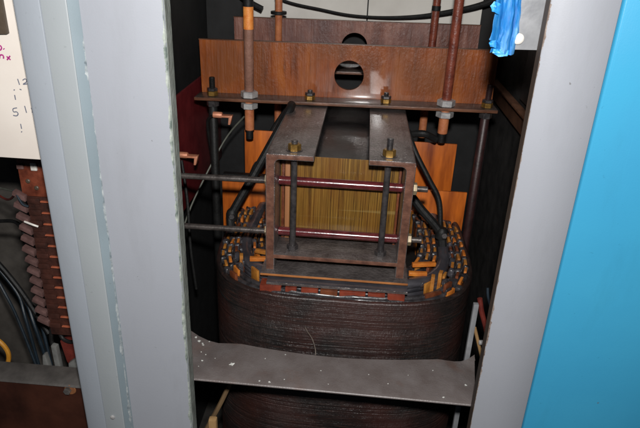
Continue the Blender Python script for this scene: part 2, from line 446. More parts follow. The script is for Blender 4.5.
def racetrack(a, bb, cx=-.0120, cy=.352, n=160, e=4.0):
    out = []
    for k in range(n):
        t = 2 * math.pi * k / n; c, s = math.cos(t), math.sin(t)
        rr = (abs(c) ** e + abs(s) ** e) ** (-1 / e)
        out.append((cx + a * rr * c, cy + bb * rr * s, c, s))
    return out
def ring_mesh(a, bb, prof, n=160, e=4.0, wob=0., seed=0):
    """closed wall: prof = list of (inset, z); swept round a racetrack"""
    t = bmesh.new(); rings = []
    rnd = random.Random(seed); ph = [rnd.uniform(0, 6.28) for _ in range(6)]
    for ins, z in prof:
        P = racetrack(a - ins, bb - ins, n=n, e=e); ring = []
        for k, (x, y, c, s) in enumerate(P):
            th = 2 * math.pi * k / n
            w = wob * (math.sin(9 * th + ph[0] + 40 * z) + math.sin(23 * th + ph[1]) * .6 + math.sin(41 * th + ph[2]) * .5)
            ring.append(t.verts.new((x + w * c * .5, y + w * s * .5, z + w)))
        rings.append(ring)
    m = len(rings)
    for i in range(m):
        A, B = rings[i], rings[(i + 1) % m]
        for k in range(n): t.faces.new((A[k], A[(k + 1) % n], B[(k + 1) % n], B[k]))
    return t
# outer winding: turn after turn, small ridges
prof = []; z = .088; rnd = random.Random(3)
prof += [(.011, .086), (.006, .0905), (.002, .0895)]
while z > -.40:
    h = rnd.choice((.0024, .0028, .0028, .0033)); o = rnd.uniform(0, .00035)
    if rnd.random() < .08: o += .0006
    prof += [(.0005 + o, z), (.0001 + o, z - h * .28), (o, z - h * .55), (.0001 + o, z - h * .8)]
    z -= h
prof += [(.012, z), (.012, .06)]
b = MB(); b.add(ring_mesh(.2280, .224, prof, 170, 3.4, .0004, 1))
coil = b.build('coil', M['coil'], T, smooth=60)
# inner layers, with the black lacing that ties the spacers down
rnd = random.Random(11)
seats = []
def bfront(ins): return .224 - ins * (.42 if ins < .037 else .85)
def seat(side, ins, y):
    u = min(.999, abs((y - .352) / bfront(ins)))
    return -.0120 + side * (.228 - ins) * (1 - u ** 3.4) ** (1 / 3.4)
for side in (-1, 1):
    for r_, ins in enumerate((.0125, .0240, .0355, .0650, .0770, .0885)):
        for k in range(8 if r_ < 3 else 7):
            y = (.179, .181, .186, .225, .232, .24)[r_] + k * .0325 + rnd.uniform(-.002, .002) + (r_ % 2) * .010
            e_ = .006; ang = math.atan2(-(seat(side, ins, y + e_) - seat(side, ins, y - e_)), 2 * e_) + rnd.uniform(-.05, .05)
            seats.append((side, r_, ins, y, ang))
def lump(b, x, y, z, sx, sy, sz, ang):
    t = bmesh.new(); bmesh.ops.create_icosphere(t, subdivisions=2, radius=1)
    for v in t.verts:
        v.co = Vector([math.copysign(abs(c) ** .4, c) for c in v.co]) * (1 + rnd.uniform(-.14, .14))
    t.transform(Matrix.Translation((x, y, z)) @ Matrix.Rotation(ang + rnd.uniform(-.2, .2), 4, 'Z') @ Matrix.Rotation(rnd.uniform(-.25, .25), 4, 'Y') @ Matrix.Diagonal((sx, sy, sz, 1)))
    b.add(t)
def lacing(b, row):
    for side, r_, ins, y, ang in seats:
        if r_ != row: continue
        yy = y + .01625
        lump(b, seat(side, ins, yy), yy, .088 + r_ * .003 + rnd.uniform(-.002, .003), rnd.uniform(.0046, .0058), rnd.uniform(.0042, .0060), rnd.uniform(.007, .009), ang)
        if rnd.random() < .45:
            lump(b, seat(side, ins + .006, y), y + rnd.uniform(-.004, .004), .094 + r_ * .003, .0016, rnd.uniform(.006, .012), .006, ang)
for i, (ins, zt) in enumerate(((.0158, .088), (.0272, .091))):
    b = MB(); b.add(ring_mesh(.228 - ins, bfront(ins), [(0, -.1), (0, zt - .012), (.0007, zt - .011), (0, zt - .009), (0, zt - .006), (.0008, zt - .005), (0, zt - .002), (.0010, zt + .0015), (.004, zt + .0025), (.0075, zt + .001), (.0082, -.1)], 120, 3.4, .0011, 10 + i))
    lacing(b, i)
    b.build('winding_layer', M['layer'], coil, smooth=60)
b = MB(); zt = .1
pr = [(0, -.08)]
for k in range(5): zz = .064 + k * .0075; pr += [(.0012, zz), (0, zz + .002), (0, zz + .0055), (.0012, zz + .0075)]
pr += [(.003, .1045), (.010, .106), (.018, .104), (.0205, .099), (.021, -.08)]
b.add(ring_mesh(.1885, bfront(.0395), pr, 140, 3.4, .0008, 20)); lacing(b, 2); b.build('inner_winding', M['layer_blue'], coil, smooth=60)
b = MB(); b.add(ring_mesh(.1592, bfront(.0688), [(0, -.1), (0, .098), (.002, .104), (.005, .104), (.0062, .098), (.0065, -.1)], 120, 3.4, .0011, 31)); lacing(b, 3); lacing(b, 4)
b.build('winding_layer', M['layer'], coil, smooth=60)
b = MB(); b.add(ring_mesh(.1474, bfront(.0806), [(0, -.1), (0, .100), (.002, .106), (.006, .106), (.009, .1), (.0095, -.1)], 120, 3.4, .0011, 32)); lacing(b, 5)
b.build('winding_layer', M['layer'], coil, smooth=60)
b = MB(); t_ = bmesh.new(); t_.faces.new([t_.verts.new((x, y, .050)) for x, y, c, s in racetrack(.222, .22, n=80)]); b.add(t_)
b.build('winding_filler', M['rubber'], coil)
# spacers standing between the layers
smats = ['spacer_a', 'spacer_b', 'spacer_b', 'spacer_a', 'spacer_c', 'spacer_b']
def spacer(x, y, z0, z1, w, d, ang, mat, tilt=0):
    b = MB(); m = Matrix.Translation((x, y, (z0 + z1) / 2)) @ Matrix.Rotation(ang, 4, 'Z') @ Matrix.Rotation(tilt, 4, 'X')
    b.box(-w / 2, w / 2, -d / 2, d / 2, -(z1 - z0) / 2, (z1 - z0) / 2, .0009, 0, m)
    return b.build('spacer', M[mat], coil)
for side, r_, ins, y, ang in seats:
    low = y < .222
    if low: ins += .003
    zt = .0955 + min(r_, 4) * .0032 + rnd.uniform(-.0015, .0025)
    spacer(seat(side, ins, y), y, .080 if low else .05, zt, rnd.uniform(.0042, .0052), rnd.uniform(.018, .022), ang, rnd.choice(smats), rnd.uniform(-.12, .12))
# yellow slips at the inner corners, lying across the layers
for (x, y, z, w, d, ang, mt) in ((-.150, .205, .112, .034, .007, .15, 'spacer_a'), (-.146, .222, .116, .030, .006, -.2, 'spacer_b'),
                                (.122, .215, .118, .040, .0065, .22, 'spacer_a'), (.112, .200, .108, .030, .007, .05, 'spacer_a'),
                                (.135, .165, .092, .03, .006, .5, 'spacer_c')):
    spacer(x, y, z - .0035, z + .0035, w, d, ang, mt)
for (x, y, ang) in ((-.1835, .215, .2), (.136, .190, -.15), (.15, .205, -.3)):
    spacer(x, y, .05, .112, .006, .012, ang, 'spacer_b')

# core
core = MB().box(-.1205, .0725, .235, .70, .120, .2868, .0006, 0)
for f in core.bm.faces:
    if f.normal.z > .7: f.material_index = 1
core = core.build('core', [M['core'], M['core_top']], T)
for x0, x1, mt in ((-.1185, -.1135, 'spacer_c'), (-.1128, -.1050, 'wedge'), (.0680, .0720, 'spacer_c')):
    MB().box(x0, x1, .228, .2348, .143, .2865, .0010).build('wedge', M[mt], core)

# C-shaped clamps either side of the core
def channel(xo, xi, s):
    tw, tf = .0140, .0088; z0, zt = .113, .310
    w = xo + s * tw; r = .007
    P = [(xo, z0), (w, z0), (w, zt - tf - r)]
    for k in range(1, 6):
        a = k / 5 * math.pi / 2
        P.append((w + s * r * (1 - math.cos(a)), zt - tf - r + r * math.sin(a)))
    P += [(xi, zt - tf), (xi, zt)]
    for k in range(0, 5):
        a = k / 4 * math.pi / 2
        P.append((xo + s * .003 * (1 - math.sin(a)), zt - .003 + .003 * math.cos(a)))
    b = MB().prism([(x, .170, z) for x, z in P], (0, .50, 0), .0011, 0, None, 1)
    return b.build('clamp_channel', [M['clamp'], M['clamp_end']], T, smooth=40)
channel(-.1350, -.0630, 1); channel(.0870, .0180, -1)
def plate(name, x0, x1, y0, y1, z0, z1, mats, bev=.0012):
    b = MB().box(x0, x1, y0, y1, z0, z1, bev)
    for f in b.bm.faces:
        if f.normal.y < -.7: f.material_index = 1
    return b.build(name, mats, T)
plate('clamp_plate', -.1230, .0750, .168, .2335, .1355, .1425, [M['clamp'], M['clamp_end']])
plate('clamp_plate', -.1420, .0930, .160, .2340, .1215, .1285, [M['clamp'], M['beam_edge']]) if False else None
lowp = plate('base_plate', -.1420, .0935, .158, .235, .1085, .1128, [M['clamp'], M['glint_edge']])
plate('insulating_board', -.1300, .0930, .145, .24, .1002, .1050, [M['layer_blue'], M['clamp']], .0008)
rnd = random.Random(5)
x = -.140
while x < .088:
    w = rnd.choice((.018, .027, .034, .041)); g = rnd.uniform(.003, .008)
    MB().box(x, min(x + w, .103), .1405 + rnd.uniform(0, .002), .165, .079, .0995 + rnd.uniform(-.001, .0004), .0012).build('insulating_block', M['block'] if rnd.random() < .85 else M['spacer_c'], T)
    x += w + g

# vertical clamp bolts
for i, (x, y) in enumerate(((-.0945, .192), (.0475, .192))):
    b = MB().threaded((x, y, .1425), (x, y, .309), .0052, .0022, .0004, 16)
    zt = .326 if i == 0 else .338
    b.threaded((x, y, .309), (x, y, zt), .0050, .002, .0006, 16)
    bolt = b.build('clamp_bolt', M['stud'], T, smooth=60)
    MB().nut((x, y, .3102), (0, 0, 1), .0098, .0105).build('nut', M['brass'], bolt, smooth=30)
    MB().cyl((x, y, .3101), (x, y, .3112), .0125).build('washer', M['stud'], bolt)
    MB().nut((x, y, .1426), (0, 0, 1), .0095, .008).build('nut', M['stud'], bolt, smooth=30)
# horizontal tie rods
for z, xl in ((.2525, -.325), (.1635, -.33)):
    b = MB().threaded((xl, .212, z - .004), (.113, .212, z), .0050, .0022, .0005, 16)
    rod = b.build('tie_rod', M['rod_steel'], T, smooth=60)
    MB().cyl((-.1205, .212, z), (.0735, .212, z), .0072, 24, bev=.0008).build('sleeve', M['sleeve'], rod)
    MB().nut((.0873, .212, z), (1, 0, 0), .0098, .009).build('nut', M['tan_nut'], rod, smooth=30)
    MB().nut((-.1353, .212, z), (-1, 0, 0), .0098, .007).build('nut', M['tan_nut'], rod, smooth=30)

# cross beams (angle section) bolted on the clamps
def circle(cx, cz, r, y, n=40): return [(cx + r * math.cos(2 * math.pi * k / n), y, cz + r * math.sin(2 * math.pi * k / n)) for k in range(n)]
tilt = rotY(-.75, (-.05, .48, .312))
def beam(x0, x1, y, zb, zt, fl, hole, mats, m, t=.0075):
    b = MB()
    b.prism([(x0, y, zb), (x1, y, zb), (x1, y, zt), (x0, y, zt)], (0, t, 0), 0, 0, circle(hole[0], hole[1], hole[2], y))
    f = MB().box(x0 - .004, x1 + .004, y - fl, y - .0002, zb + .0005, zb + .0065, .0012, 1)
    for q in f.bm.faces: q.material_index = 2 if q.normal.y < -.4 else 1
    me = bpy.data.meshes.new('tmp'); f.bm.to_mesh(me); b.bm.from_mesh(me); f.bm.free()
    f = MB().box(x0 - .001, x1 + .001, y - .001, y + t + .0005, zt, zt + .0016, .0005, 2)
    me = bpy.data.meshes.new('tmp'); f.bm.to_mesh(me); b.bm.from_mesh(me); f.bm.free()
    b.bm.transform(m)
    return b.build('cross_beam', mats, T)
B1 = beam(-.316, .252, .500, .3125, .420, .046, (-.0255, .363, .0285), [M['beam'], M['beam_top'], M['beam_edge']], tilt)
B2 = beam(-.288, .246, .690, .335, .441, .046, (-.0215, .389, .0285), [M['beam_rear'], M['beam_top'], M['beam_edge']], tilt)
def beam_bolt(x, y, z, zt, parent, top='stud', base=.3):
    b = MB().threaded((x, y, base), (x, y, zt), .0050, .002, .0006, 14)
    o = b.build('beam_bolt', M[top], parent, smooth=60)
    return o
for x, zt, mt in ((-.098, .338, 'brass'), (.0475, .341, 'brass')):
    zf = .3192 + (x + .05) * .013
    o = beam_bolt(x, .472, 0, zt, T, 'stud')
    MB().nut((x, .472, zf + .0003), (0, 0, 1), .0098, .0085).build('nut', M[mt], o, smooth=30)
    MB().nut((x, .472, zf + .009), (0, 0, 1), .0096, .0055).build('nut', M['stud'], o, smooth=30)
# long end rods of the beam, dropping beside the winding
for x, lo, zt, mt in ((-.288, -.25, .352, 'rubber'), (.238, -.25, .366, 'rod_dark')):
    zf = .3192 + (x + .05) * .013
    b = MB().cyl((x, .472, lo), (x, .472, zf - .008), .0085, 18).threaded((x, .472, zf - .008), (x, .472, zt), .0058, .002, .0006, 14)
    o = b.build('end_rod', M[mt], T, smooth=60)
    MB().nut((x, .472, zf + .0003), (0, 0, 1), .0105, .009).build('nut', M['brass'], o, smooth=30)
    MB().nut((x, .472, zf + .0095), (0, 0, 1), .0102, .006).build('nut', M['stud'], o, smooth=30)
    MB().nut((x, .472, zf - .0205), (0, 0, 1), .012, .011).build('nut', M['stud'], o, smooth=30)
# hanger rods through the beam flanges
def hanger(x, y, lo, hi, r, mat, low_mat, bands=(), zf=.3192, nuts=True, thr=True):
    b = MB()
    if thr: b.threaded((x, y, zf), (x, y, hi), r, .0031, .0008, 18)
    else: b.cyl((x, y, zf), (x, y, hi), r, 20)
    o = b.build('hanger_rod', M[mat], T, smooth=60)
    MB().cyl((x, y, lo), (x, y, zf - .0005), r * 1.02, 20).build('lower_sleeve', M[low_mat], o)
    MB().cyl((x, y, lo - .018), (x, y, lo), r * .82, 16).build('end_cap', M['rubber'], o)
    for z0, z1, m_, k in bands: MB().cyl((x, y, z0), (x, y, z1), r * k, 20, bev=.0006).build('collar', M[m_], o)
    if nuts:
        MB().nut((x, y, zf + .0003), (0, 0, 1), r * 1.85, .0125).build('nut', M['zinc'], o, smooth=30)
        MB().nut((x, y, zf - .0215), (0, 0, 1), r * 1.8, .0118).build('nut', M['zinc'], o, smooth=30)
    return o
hanger(-.2155, .470, .252, .62, .0090, 'rod_brown', 'rod_copper', ((.444, .484, 'rod_orange', 1.06), (.484, .60, 'rubber', 1.05)), .3170, True, False)
hanger(.1610, .470, .268, .62, .0093, 'rod_red', 'rod_copper', (), .3218)
hanger(-.1865, .660, .20, .62, .0078, 'rod_copper', 'rod_copper', ((.452, .458, 'rubber', 2.2), (.486, .60, 'rubber', 1.1)), .341, False, False)
hanger(.1430, .660, .20, .62, .0085, 'rod_red', 'rod_copper', ((.474, .484, 'rubber', 1.1),), .344, False)

# orange pressboard barriers behind the clamps
for (x0, x1, y, z0, z1) in ((-.236, -.150, .52, .06, .236), (-.270, -.150, .452, .045, .146), (.085, .201, .52, .09, .232), (.085, .222, .452, .05, .155)):
    MB().box(x0, x1, y, y + .005, z0, z1, .0008).build('barrier_board', M['board_orange'], T)
MB().box(-.27, -.13, .458, .474, .148, .160, .002).build('barrier_gap_bar', M['rubber'], T)  # black bar drawn along the gap between the left orange boards
# flexible dark leads
for pts, r in (([(-.128, .43, .318), (-.135, .40, .302), (-.185, .37, .205), (-.222, .35, .136), (-.230, .345, .118), (-.226, .335, .088)], .0080),
               ([(-.145, .56, .285), (-.175, .55, .24), (-.205, .53, .18), (-.235, .5, .10)], .006)):
    tag(MB().tube(pts, r).build('cable', M['rubber']), 'thick black lead bending down to the winding left of the clamp' if r > .007 else 'thinner black lead behind the left clamp', 'cable')
for pts, r, lab in (([(.090, .42, .285), (.108, .40, .248), (.135, .385, .205), (.158, .375, .165), (.166, .36, .10)], .0048, 'black lead arching over the right orange board'),
               ([(.088, .34, .205), (.118, .33, .170), (.158, .32, .128), (.166, .31, .09)], .0078, 'thick black lead across the right side of the winding'),
               ([(.10, .47, .262), (.125, .46, .268), (.15, .47, .255)], .007, 'short black lead looping above the right orange board')):
    tag(MB().tube(pts, r).build('cable', M['rubber']), lab, 'cable')

for x, y, z, lab in ((-.229, .347, .121, 'left'), (.160, .318, .126, 'right')):
    t = thing('cable_joint', (x, y, z), 'taped black cable joint with a small bolt, on the ' + lab + ' thick lead', 'joint')
    b = MB().revolve((x, y, z - .010), (.1, .05, 1), [(0, .007), (.002, .0105), (.012, .0112), (.018, .010), (.022, .007)], 14); b.build('wrap', M['rubber'], t)
    MB().nut((x + .004, y - .010, z + .002), (0, -1, .3), .0055, .006).build('bolt', M['stud'], t, smooth=30)
# rail, side brackets and lugs
b = MB().prism([(.299, .27, .318), (.315, .27, .318), (.315, .27, .272), (.311, .27, .272), (.311, .27, .3135), (.299, .27, .3135)], (0, .5, 0), .0006)
tag(b.build('support_rail', M['rail']), 'dark brown angle rail on the right wall under the beam end', 'rail')
b = MB().prism([(.3165, .30, .325), (.3165, .55, .325), (.3165, .55, .46), (.3165, .50, .46)], (.006, 0, 0), .0008)
tag(b.build('gusset_plate', M['side_panel']), 'dark triangular gusset plate on the right wall above the rail', 'plate')
def lug(x, y, z, label):
    t = thing('cable_lug', (x, y, z), label, 'lug', 'copper lugs on the left side')
    b = MB().revolve((x - .022, y, z + .001), (1, 0, 0), [(0, .0055), (.001, .0062), (.016, .006), (.018, .0052)], 14)
    b.box(x - .006, x + .012, y - .007, y + .007, z - .002, z + .0015, .0008)
    b.build('barrel', M['copper'], t)
    b = MB().prism([(x + .010, y - .006, z + .0013), (x + .0165, y - .006, z + .002), (x + .012, y - .006, z - .016), (x + .008, y - .006, z - .016)], (0, .012, 0), .0006)
    b.build('tongue', M['copper'], t)
lug(-.262, .455, .282, 'copper cable lug just under the left end of the brown beam')
lug(-.318, .40, .215, 'copper cable lug against the dark red panel')
for pts, lab in (([(-.284, .455, .281), (-.30, .47, .26), (-.30, .5, .18)], 'thin black wire from the copper lug under the beam'), ([(-.335, .40, .205), (-.322, .38, .13), (-.315, .36, .04), (-.305, .35, -.05)], 'thin black wire hanging beside the dark red panel')):
    tag(MB().tube(pts, .003).build('wire', M['rubber']), lab, 'wire')
tag(MB().tube([(-.232, .50, .27), (-.275, .50, .215), (-.325, .44, .11), (-.34, .40, .06)], .0018).build('wire', M['wire_grey']), 'thin grey wire running diagonally behind the left rods', 'wire')

# cables in front of the pale back wall
tag(MB().tube([(-.26, .765, .50), (-.186, .765, .469), (-.106, .765, .455), (-.038, .765, .4455), (.04, .765, .444), (.11, .765, .449), (.164, .765, .458), (.239, .765, .476), (.30, .765, .50)], lambda s: .0032 if s < .45 else .0032 + (s - .45) * .009).build('cable', M['rubber']), 'black cable sagging across the pale back wall', 'cable')
tag(MB().tube([(-.372, .74, .56), (-.33, .74, .52), (-.28, .74, .475), (-.235, .74, .452)], .007).build('cable', M['rubber']), 'black cable dropping behind the left end of the rear beam', 'cable')

# upper right plate and tape
pt = thing('bracket_plate', (.175, .03, .497), 'grey galvanised bracket plate bolted at the upper right', 'bracket')
b = MB().prism([(.150, .030, .497), (.2040, .030, .4985), (.2040, .030, .70), (.150, .030, .70)], (0, .003, 0), .0006)
b.build('plate', M['galv'], pt)
b = MB().revolve((.1668, .0298, .5095), (0, -1, 0), [(0, .0058), (.0008, .0062), (.0028, .0060), (.0042, .0045), (.0046, .002)], 20)
b.build('bolt', M['cream'], pt)
def tape():
    t = bmesh.new(); rnd = random.Random(4); nx, nz = 12, 40
    grid = []
    for j in range(nz + 1):
        z = .4935 + j / nz * .17; row = []
        wob = .0013 * math.sin(j * .31) + .0005 * math.sin(j * 1.3 + 1)
        for i in range(nx + 1):
            s = i / nx
            # wraps from the plate front, round its left edge and to the back
            x = .1645 + wob - s * .029 + (.004 * s if j < 3 else 0) + .00045 * j * s * .6
            y = .0292 - .0045 * math.sin(math.pi * s) - .0022 * abs(math.sin(3.1 * s * math.pi + j * .07 + .4 * math.sin(j * .3))) + .006 * max(0, s - .8) * 5 + rnd.uniform(-.0006, .0006)
            row.append(t.verts.new((x, y, z + rnd.uniform(-.0006, .0006) - (.0015 * math.sin(s * 7) if j == 0 else 0))))
        grid.append(row)
    for j in range(nz):
        for i in range(nx): t.faces.new((grid[j][i], grid[j][i + 1], grid[j + 1][i + 1], grid[j + 1][i]))
    bmesh.ops.solidify(t, geom=t.faces[:], thickness=.0007)
    b = MB(); b.add(t)
    # gathered knots and loose tails on its left edge
    for P in ([(.142, .0262, .545), (.134, .0225, .5475), (.1305, .021, .5425), (.133, .022, .5370), (.142, .0258, .534)],
              [(.143, .0262, .507), (.1370, .0225, .5065), (.1345, .022, .5035), (.1372, .0222, .5005), (.144, .026, .4985)],
              [(.141, .0252, .4985), (.158, .0248, .4965), (.1575, .0245, .4915), (.1475, .0235, .4905), (.1405, .0245, .4935)]):
        t = bmesh.new(); vs = [t.verts.new(p) for p in P]; c = t.verts.new(sum((Vector(p) for p in P), Vector()) / 5 + Vector((0, -.0022, .0004)))
        for k in range(5): t.faces.new((vs[k], vs[(k + 1) % 5], c))
        bmesh.ops.subdivide_edges(t, edges=t.edges[:], cuts=2, use_grid_fill=True)
        for v in t.verts: v.co += Vector((rnd.uniform(-.0004, .0004), rnd.uniform(-.0009, .0009), rnd.uniform(-.0004, .0004)))
        bmesh.ops.solidify(t, geom=t.faces[:], thickness=.0005); b.add(t)
    return b.build('tape', M['tape'], smooth=25)
tag(tape(), 'crumpled bright blue tape wrapped over the edge of the grey bracket plate', 'tape')

# ------------------------------------------------------------------ shelf in front of the coil
def shelf():
    # sheet with creased ends and a cut-out that follows the winding; front edge folded down
    front, back = [], []
    n = 66
    for k in range(n + 1):
        x = -.300 + k / n * (.1945 + .300); s = max(0, (x + .2235) / .418)
        front.append((x, .0285 - .006 * s))
        u = (x + .012) / .212
        l = min(1, max(0, -.188 - x) / .0355); r = max(0, x - .165) / .0295
        yb = .130 - .025 * math.cos(min(1, abs(u)) * math.pi / 2) + .040 * l ** 2.2 + .026 * r ** 2
        back.append((x - .052 * l + .020 * r, yb))
    def zz(x, y):
        v = (y - .025) / .1
        l = (-.165 - (1 - v) * .055) - x; r = x - (.150 + (1 - v) * .042)
        return -.17 * min(.045, max(0, l)) - .22 * min(.05, max(0, r))
    t = bmesh.new(); m = 10; G = []
    for (fx, fy), (bx, by) in zip(front, back):
        row = [(fx, fy + .020, -.0042), (fx, fy + .0010, -.0040), (fx, fy - .0002, -.0030), (fx, fy - .0002, -.0014), (fx, fy + .0007, -.0004)]
        row = [(a, c, d + zz(fx, fy)) for a, c, d in row]
        for j in range(m + 1):
            v = j / m; y = fy + .0022 + (by - fy - .0022) * v
            x = fx + (bx - fx) * v; row.append((x, y, zz(x, y)))
        row.append((bx, by + .0008, zz(bx, by) - .0016)); row.append((bx, by - .01, zz(bx, by) - .004))
        G.append([t.verts.new(p) for p in row])
    for A, B in zip(G, G[1:]):
        for j in range(len(A) - 1): t.faces.new((A[j], A[j + 1], B[j + 1], B[j]))
    bmesh.ops.recalc_face_normals(t, faces=t.faces[:])
    b = MB(); b.add(t)
    return b.build('metal_shelf', M['shelf'], smooth=30), zz
sh, shz = shelf()
tag(sh, 'dark dusty steel shelf with curved back edge in front of the winding', 'shelf')
# flakes of paint fallen on the shelf
def flake(x, y, r, seed, label, group='paint flakes on the dark shelf', star=False):
    rd = random.Random(seed); r *= .8; t = bmesh.new(); n = 9; z = shz(x, y) + .0006
    vs = []
    for k in range(n):
        a = 2 * math.pi * k / n; q = r * (rd.uniform(.55, 1.1) if not star else (1.25 if k % 2 else .6))
        vs.append(t.verts.new((x + q * math.cos(a), y + q * .9 * math.sin(a), z + rd.uniform(0, r * .25))))
    f = t.faces.new(vs); ex = bmesh.ops.extrude_face_region(t, geom=[f])
    for v in ex['geom']:
        if isinstance(v, bmesh.types.BMVert): v.co.z += r * .22; v.co.x += rd.uniform(-.1, .1) * r
    b = MB(); b.add(t)
    tag(b.build('paint_flake', M['flake'], smooth=0), label, 'paint flake', group)
flake(-.170, .066, .0048, 1, 'largest white paint flake, star shaped, on the left half of the shelf', star=True)
flake(-.107, .0335, .0024, 2, 'oblong pale flake near the front edge of the shelf, left of centre')
flake(-.122, .0345, .0020, 3, 'small greenish pale flake beside the oblong flake on the front edge')
flake(.1865, .066, .0026, 4, 'pale flake at the far right end of the shelf')
flake(.149, .032, .0021, 5, 'tan flake near the right front corner of the shelf')
flake(-.092, .1005, .0017, 6, 'small flake at the back edge of the shelf below the winding')
for i, (x, y, r) in enumerate(((-.2195, .075, .0022), (-.218, .092, .0016), (-.229, .118, .0022), (-.2215, .128, .0018), (-.238, .127, .0036), (-.246, .136, .0032), (-.231, .122, .0020), (-.2275, .100, .0015), (-.2210, .060, .0014), (-.122, .087, .0013), (-.033, .069, .0014), (.040, .069, .0014), (.069, .052, .0013), (.139, .091, .0013), (-.086, .042, .0015), (-.02, .04, .001), (.10, .075, .001), (-.2, .08, .0011))):
    lab = 'tiny pale flake among the crumbs at the left end of the shelf' if x < -.19 else 'tiny pale speck scattered on the middle of the shelf'
    flake(x, y, r, 20 + i, lab, 'crumbs at the left end of the shelf' if x < -.19 else 'specks on the middle of the shelf')
tag(MB().tube([(-.064, .1235, .040), (-.060, .1215, .033), (-.052, .119, .022), (-.046, .113, .008), (-.0445, .108, -.001)], .0009, 6).build('wire', M['wood_dark']), 'thin stray brown wire standing up between the shelf and the winding', 'wire')
# rods and oddments right and left of the winding
tag(MB().box(.1985, .2065, .150, .158, -.40, .088, .001).build('support_bar', M['galv']), 'flat grey upright bar beside the right end of the winding', 'bar')
tag(MB().tube([(.212, .175, .085), (.218, .172, .062), (.228, .170, .035), (.236, .170, .01)], .0042).build('wire', M['wire_red']), 'red wire beside the grey upright bar at the right', 'wire')
tag(MB().tube([(.2095, .165, .035), (.219, .165, .008), (.232, .165, -.03)], .0028).build('wire', M['wood']), 'tan wire leaning beside the grey upright bar at the right', 'wire')
lt = MB().revolve((.219, .160, .010), (1, .1, .05), [(0, .003), (.001, .0042), (.006, .0042), (.008, .003), (.014, .003)], 12)
tag(lt.build('connector', M['zinc']), 'small pale metal connector on the tan wire', 'connector')
tag(MB().tube([(.224, .185, .10), (.226, .18, .086), (.233, .175, .066)], .0022).build('wire', M['wire_blue']), 'short dark blue wire at the right end of the winding', 'wire')
tag(MB().tube([(-.186, .14, -.085), (-.206, .13, -.135), (-.236, .12, -.20)], .0042, 8).build('stick', M['wood_dull']), 'thin tan stick leaning below the left end of the shelf', 'stick')
tag(MB().box(-.2225, -.2085, .10, .112, -.24, -.150, .003).build('wood_block', M['wood']), 'pale wooden block end below the left end of the shelf', 'wood block')

# ------------------------------------------------------------------ left bay: card, terminal strip, wiring
card = thing('note_card', (-.48, .03, .3315), 'cream card with magenta and grey handwriting at the upper left', 'card')
MB().box(-.62, -.384, .0305, .0335, .3315, .70, .0005).build('card_sheet', M['card'], card)
ink_m = [[(-.4278, .4714), (-.4253, .4716), (-.4245, .4693), (-.4262, .4669), (-.4287, .4668)], [(-.4222, .4687), (-.4216, .4678)], [(-.4293, .4569), (-.428, .4605), (-.4249, .461), (-.424, .4589), (-.4247, .4568)], [(-.4202, .4597), (-.416, .4558)], [(-.4157, .4605), (-.4205, .4554)]]
ink_g = [[(-.4114, .4336), (-.4102, .4264)], [(-.4055, .4321), (-.402, .4341), (-.4004, .4324), (-.4015, .4299), (-.4057, .4273), (-.3999, .4282)], [(-.4185, .4203), (-.4177, .4192)], [(-.4111, .4211), (-.4088, .4204)], [(-.4187, .4137), (-.4186, .4076)], [(-.4185, .3976), (-.4238, .3961), (-.4239, .3923), (-.42, .3925), (-.4185, .3901), (-.4209, .3874), (-.4253, .3878)], [(-.4084, .4007), (-.4074, .392)], [(-.4007, .3987), (-.3996, .3962), (-.4002, .3924)], [(-.4176, .3774), (-.4174, .371)], [(-.4185, .3676), (-.4177, .3666)]]
def ink(strokes, r, dots, mat):
    b = MB()
    for i, s in enumerate(strokes):
        rr = r * (1.5 if i in dots else 1)
        b.tube([(x - .002, .0304, z) for x, z in s], rr, 6, 0, 4)
    for v in b.bm.verts: v.co.y = .0304 + (v.co.y - .0304) * .12
    b.build('handwriting', M[mat], card)
ink(ink_m, .00095, (1,), 'ink_magenta'); ink(ink_g, .0007, (2, 9), 'ink_grey')
hb = MB().prism([(-.4130, .0300, .4865), (-.470, .0300, .4835), (-.470, .0300, .66), (-.4130, .0300, .66)], (0, -.007, 0), .0012)
tag(hb.build('wood_block', M['dark_brown']), 'dark brown block fixed over the top of the cream card', 'block')

ts = thing('terminal_strip', (-.47, .12, .0), 'upright brown terminal strip with copper pins in the left bay', 'terminal strip')
MB().box(-.4905, -.4400, .120, .126, .238, .300, .001).build('mounting_board', M['terminal'], ts)
b = MB().box(-.4840, -.4420, .118, .145, -.010, .238, .0015)
b.build('terminal_body', M['terminal_dark'], ts)
MB().box(-.4690, -.4600, .1165, .120, .280, .2915, .001).build('label_tab', M['cream'], ts)
MB().box(-.4900, -.4800, .1165, .120, .281, .288, .001).build('label_tab', M['lug_dull'], ts)
for x, z in ((-.4665, .252), (-.4780, .262)): MB().revolve((x, .1198, z), (0, -1, 0), [(0, .0035), (.001, .0035), (.002, .0022)], 12).build('screw', M['dark_brown'], ts)
proto_l = proto_p = None
for i in range(13):
    z = .231 - i * .0185
    if i == 0:
        b = MB().prism([(-.4835, .112, z), (-.4835, .112, z + .009), (-.5000, .112, z + .017), (-.5025, .112, z + .010)], (0, .010, 0), .0009)
        lugo = b.build('lug', M['lug_dull'], ts)
        b = MB().box(-.4610, -.4415, .1125, .1168, z + .0008, z + .0028, .0006); pino = b.build('pin', M['pin'], ts)
        b = MB().box(-.4825, -.4635, .1150, .1178, z - .0035, z + .0055, .0008); tabo = b.build('clip', M['terminal_dark'], ts)
    else:
        for src in (lugo, pino, tabo):
            c = src.copy(); C.objects.link(c); c.parent = ts; c.location = (random.uniform(-.001, .001), 0, -i * .0185)
            c.rotation_euler = (0, random.uniform(-.004, .004), 0)
